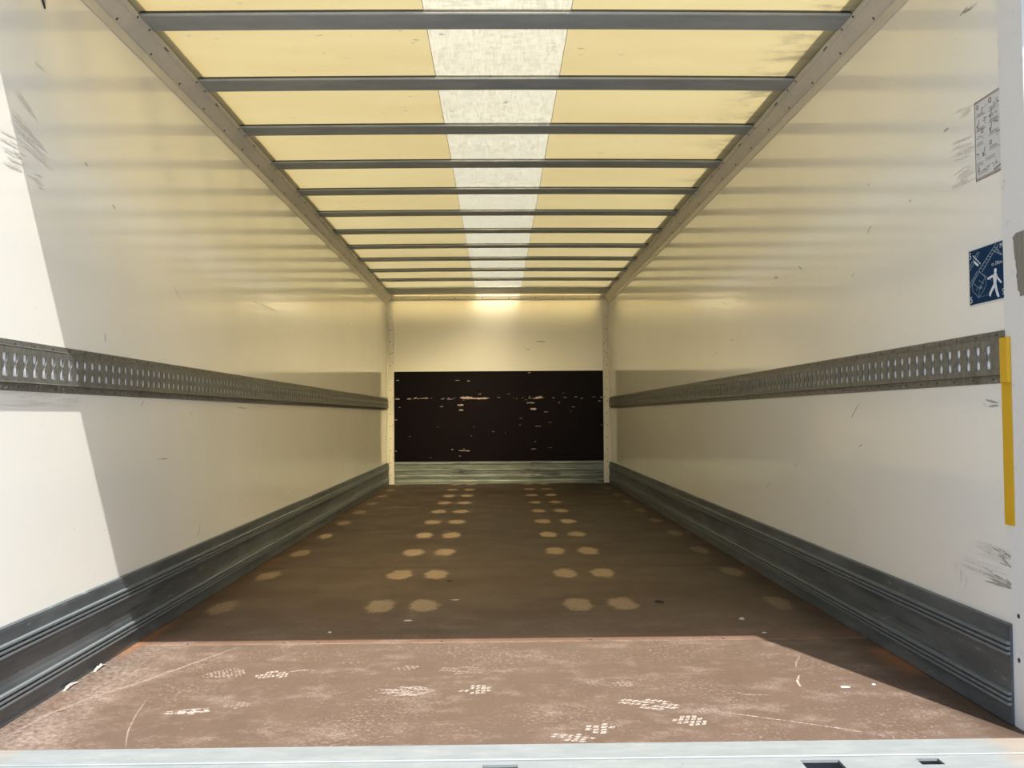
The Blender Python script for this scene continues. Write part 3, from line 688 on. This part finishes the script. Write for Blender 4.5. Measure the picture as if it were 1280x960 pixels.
mk('walking_figure', fig, M['signwhite'], sg, fix=False, stuff=False); mk('lettering', f, M['signwhite'], sg, fix=False, stuff=True); mk('line_drawing', g_, M['signgrey'], sg, fix=False, stuff=True)

# instruction sheet with small drawings
Y0, Y1, Z0, Z1 = 2.3525, 2.2315, 1.354, 1.560; asp = (Y0-Y1)/(Z1-Z0)
ins = thing('instruction_sheet', 'pale sheet of small line drawings in a thin dark frame, high on the right wall', 'sign', (1.24, 2.29, 1.354))
mk('sheet', MB().box(1.2399, 1.2392, Y1, Y0, Z0, Z1), M['paper'], ins)
pp = sign_put(Y0, Y1, Z0, Z1, .0011); pr = sign_put(Y0, Y1, Z0, Z1, .0012)
k_ = MB(); r_ = MB(); g_ = MB()
line2(k_, (.0, .995), (1, .995), .012, pr, asp); line2(k_, (.012, 0), (.012, 1), .014, pr, asp); line2(k_, (0, .006), (1, .006), .016, pr, asp)
line2(r_, (.03, .978), (1, .978), .006, pp, asp); line2(r_, (.03, .027), (1, .027), .008, pp, asp)
def ring(mb, u, v, ru, put, wd=.01):
    for i in range(10):
        a = i*math.pi/5; b_ = (i+1)*math.pi/5
        line2(mb, (u+ru*math.cos(a)/asp, v+ru*math.sin(a)), (u+ru*math.cos(b_)/asp, v+ru*math.sin(b_)), wd, put, asp)
def tick(mb, u, v): line2(mb, (u-.035, v), (u, v-.045), .016, pr, asp); line2(mb, (u, v-.045), (u+.065, v+.055), .014, pr, asp)
rnd = random.Random(21)
def doodle(mb, u, v, w_, h_, n=7):
    for i in range(n):
        a = (u+rnd.uniform(-.5, .5)*w_, v+rnd.uniform(-.5, .5)*h_); b_ = (a[0]+rnd.uniform(-.4, .4)*w_, a[1]+rnd.uniform(-.3, .3)*h_)
        line2(mb, a, b_, .008, pp, asp)
for (u, v, mk_) in ((.12, .925, 'r'), (.62, .92, 'R'), (.12, .70, 't'), (.62, .745, 't'), (.62, .585, 't'), (.30, .60, 'r'), (.62, .40, 'r'), (.33, .33, 't'), (.12, .135, 'r')):
    if mk_ == 'r': ring(k_, u, v, .026, pr); doodle(k_, u, v, .05, .03, 3)
    elif mk_ == 'R': ring(r_, u, v, .030, pr, .012); doodle(k_, u, v, .05, .03, 3)
    else: tick(k_, u, v)
for (u, v, w_, h_) in ((.38, .87, .22, .07), (.85, .86, .26, .07), (.40, .71, .2, .08), (.83, .73, .25, .03), (.86, .62, .2, .04), (.3, .53, .35, .06), (.88, .47, .14, .06), (.25, .30, .35, .07), (.45, .11, .2, .06), (.8, .12, .2, .06)):
    doodle(k_, u, v, w_, h_, 7)
for (u, v, w_, h_) in ((.25, .82, .3, .03), (.75, .82, .3, .03), (.25, .64, .35, .03), (.78, .67, .4, .03), (.78, .52, .4, .03), (.22, .45, .3, .04), (.75, .34, .35, .03), (.3, .09, .45, .04), (.2, .2, .3, .04), (.6, .22, .4, .04)):
    for j in range(3): line2(g_, (u-w_/2, v+(j-1)*h_*.4), (u+w_/2*rnd.uniform(.5, 1), v+(j-1)*h_*.4), .006, pp, asp)
for u0_, u1_, v in ((.04, .46, .80), (.54, .98, .79), (.04, .46, .62), (.54, .98, .645), (.54, .98, .49), (.54, .98, .31)): line2(g_, (u0_, v), (u1_, v), .007, pp, asp)
line2(k_, (.72, .045), (.99, .075), .02, pr, asp); letter(k_, 'I', .08, .80, .13, pr, asp)
mk('dark_drawings', k_, M['ink'], ins, fix=False, stuff=True); mk('grey_drawings', g_, M['inkgrey'], ins, fix=False, stuff=True); mk('red_marks', r_, M['red'], ins, fix=False, stuff=True)

# ------------------------------------------------------------ crumbs and scraps on the floor
def scrap(name, label, cat, x, y, r, h, mat, seed, stretch=1.6, group=None):
    rnd = random.Random(seed); n = 9; V = []
    for lev, sc in ((0, 1.), (h*.6, .9), (h, .5)):
        for i in range(n):
            a = 2*math.pi*i/n; rr = r*sc*random.Random(seed*31+i).uniform(.55, 1.15)
            V.append((x+rr*stretch*math.cos(a), y+rr*math.sin(a), .0002+lev*random.Random(seed*7+i+int(lev*1e5)).uniform(.6, 1.2)))
    F = [(l*n+i, l*n+(i+1) % n, (l+1)*n+(i+1) % n, (l+1)*n+i) for l in range(2) for i in range(n)]+[tuple(2*n+i for i in range(n)), tuple(reversed(range(n)))]
    V = [(a, b_, max(c_, .0002)) if i >= n else (a, b_, .0002) for i, (a, b_, c_) in enumerate(V)]
    return tag(mk(name, MB().add(V, F), mat, loc=(x, y, .0002)), label, cat, group)
scrap('paper_scrap', 'white crumpled paper scrap on the shaded floor near the right skirting', 'scrap', .889, 3.408, .010, .006, M['scrap'], 1)
scrap('paper_scrap', 'small white scrap on the sunlit floor by the right shadow edge', 'scrap', .944, 2.555, .007, .003, M['scrap'], 2, 2.4)
scrap('paper_scrap', 'pale flat scrap on the shaded floor just behind the shadow line, left of centre', 'scrap', -.348, 3.438, .009, .003, M['scrap'], 3, 2.2)
scrap('paper_scrap', 'small pale scrap beside the left pair of nearest worn spots', 'scrap', -.188, 3.815, .008, .002, M['scrap'], 4, 2.0)
scrap('dry_leaf', 'curled dark dry leaf bit right of the nearest worn spots', 'leaf', .637, 3.726, .012, .008, M['leaf'], 5, 2.0)
scrap('dry_leaf', 'tiny dark crumb beside the left pair of second-row worn spots', 'leaf', -.235, 4.25, .010, .004, M['leaf'], 11, 1.6)
scrap('paper_scrap', 'tiny pale chip on the shaded floor beside the right shadow corner', 'scrap', .907, 3.194, .006, .003, M['scrap'], 6)
scrap('paper_scrap', 'tiny white crumb right at the diagonal shadow edge on the right', 'scrap', 1.034, 2.574, .005, .003, M['scrap'], 7, 1.2)
scrap('paper_scrap', 'tiny white crumb close to the shadow line near the left skirting', 'scrap', -.602, 3.261, .006, .004, M['scrap'], 8, 1.2)
# torn sealant film standing up along the left skirting
def shred(label, y, L, h, seed):
    rnd = random.Random(seed); n = 8; V = []
    for i in range(n+1):
        hh = h*math.sin(math.pi*(i+.25)/(n+.5))*rnd.uniform(.5, 1.2); yy = y-L/2+L*i/n
        V += [(-1.222, yy, .0004), (-1.214+rnd.uniform(0, .004), yy, .0004+hh*.5), (-1.2195, yy, .0008+hh)]
    F = []
    for i in range(n):
        a = 3*i; F += [(a, a+1, a+4, a+3), (a+1, a+2, a+5, a+4), (a+2, a, a+3, a+5)]
    F += [(0, 1, 2), (3*n, 3*n+2, 3*n+1)]
    tag(mk('sealant_shred', MB().add(V, F), M['shred'], loc=(-1.22, y, .0004)), label, 'scrap')
shred('torn white sealant shred at the left skirting foot, nearer the shadow line', 2.83, .08, .012, 1)
shred('torn white sealant shred at the left skirting foot, nearer the sill', 2.64, .09, .010, 2)
for o in bpy.data.objects:
    if '_w' in o: del o['_w']
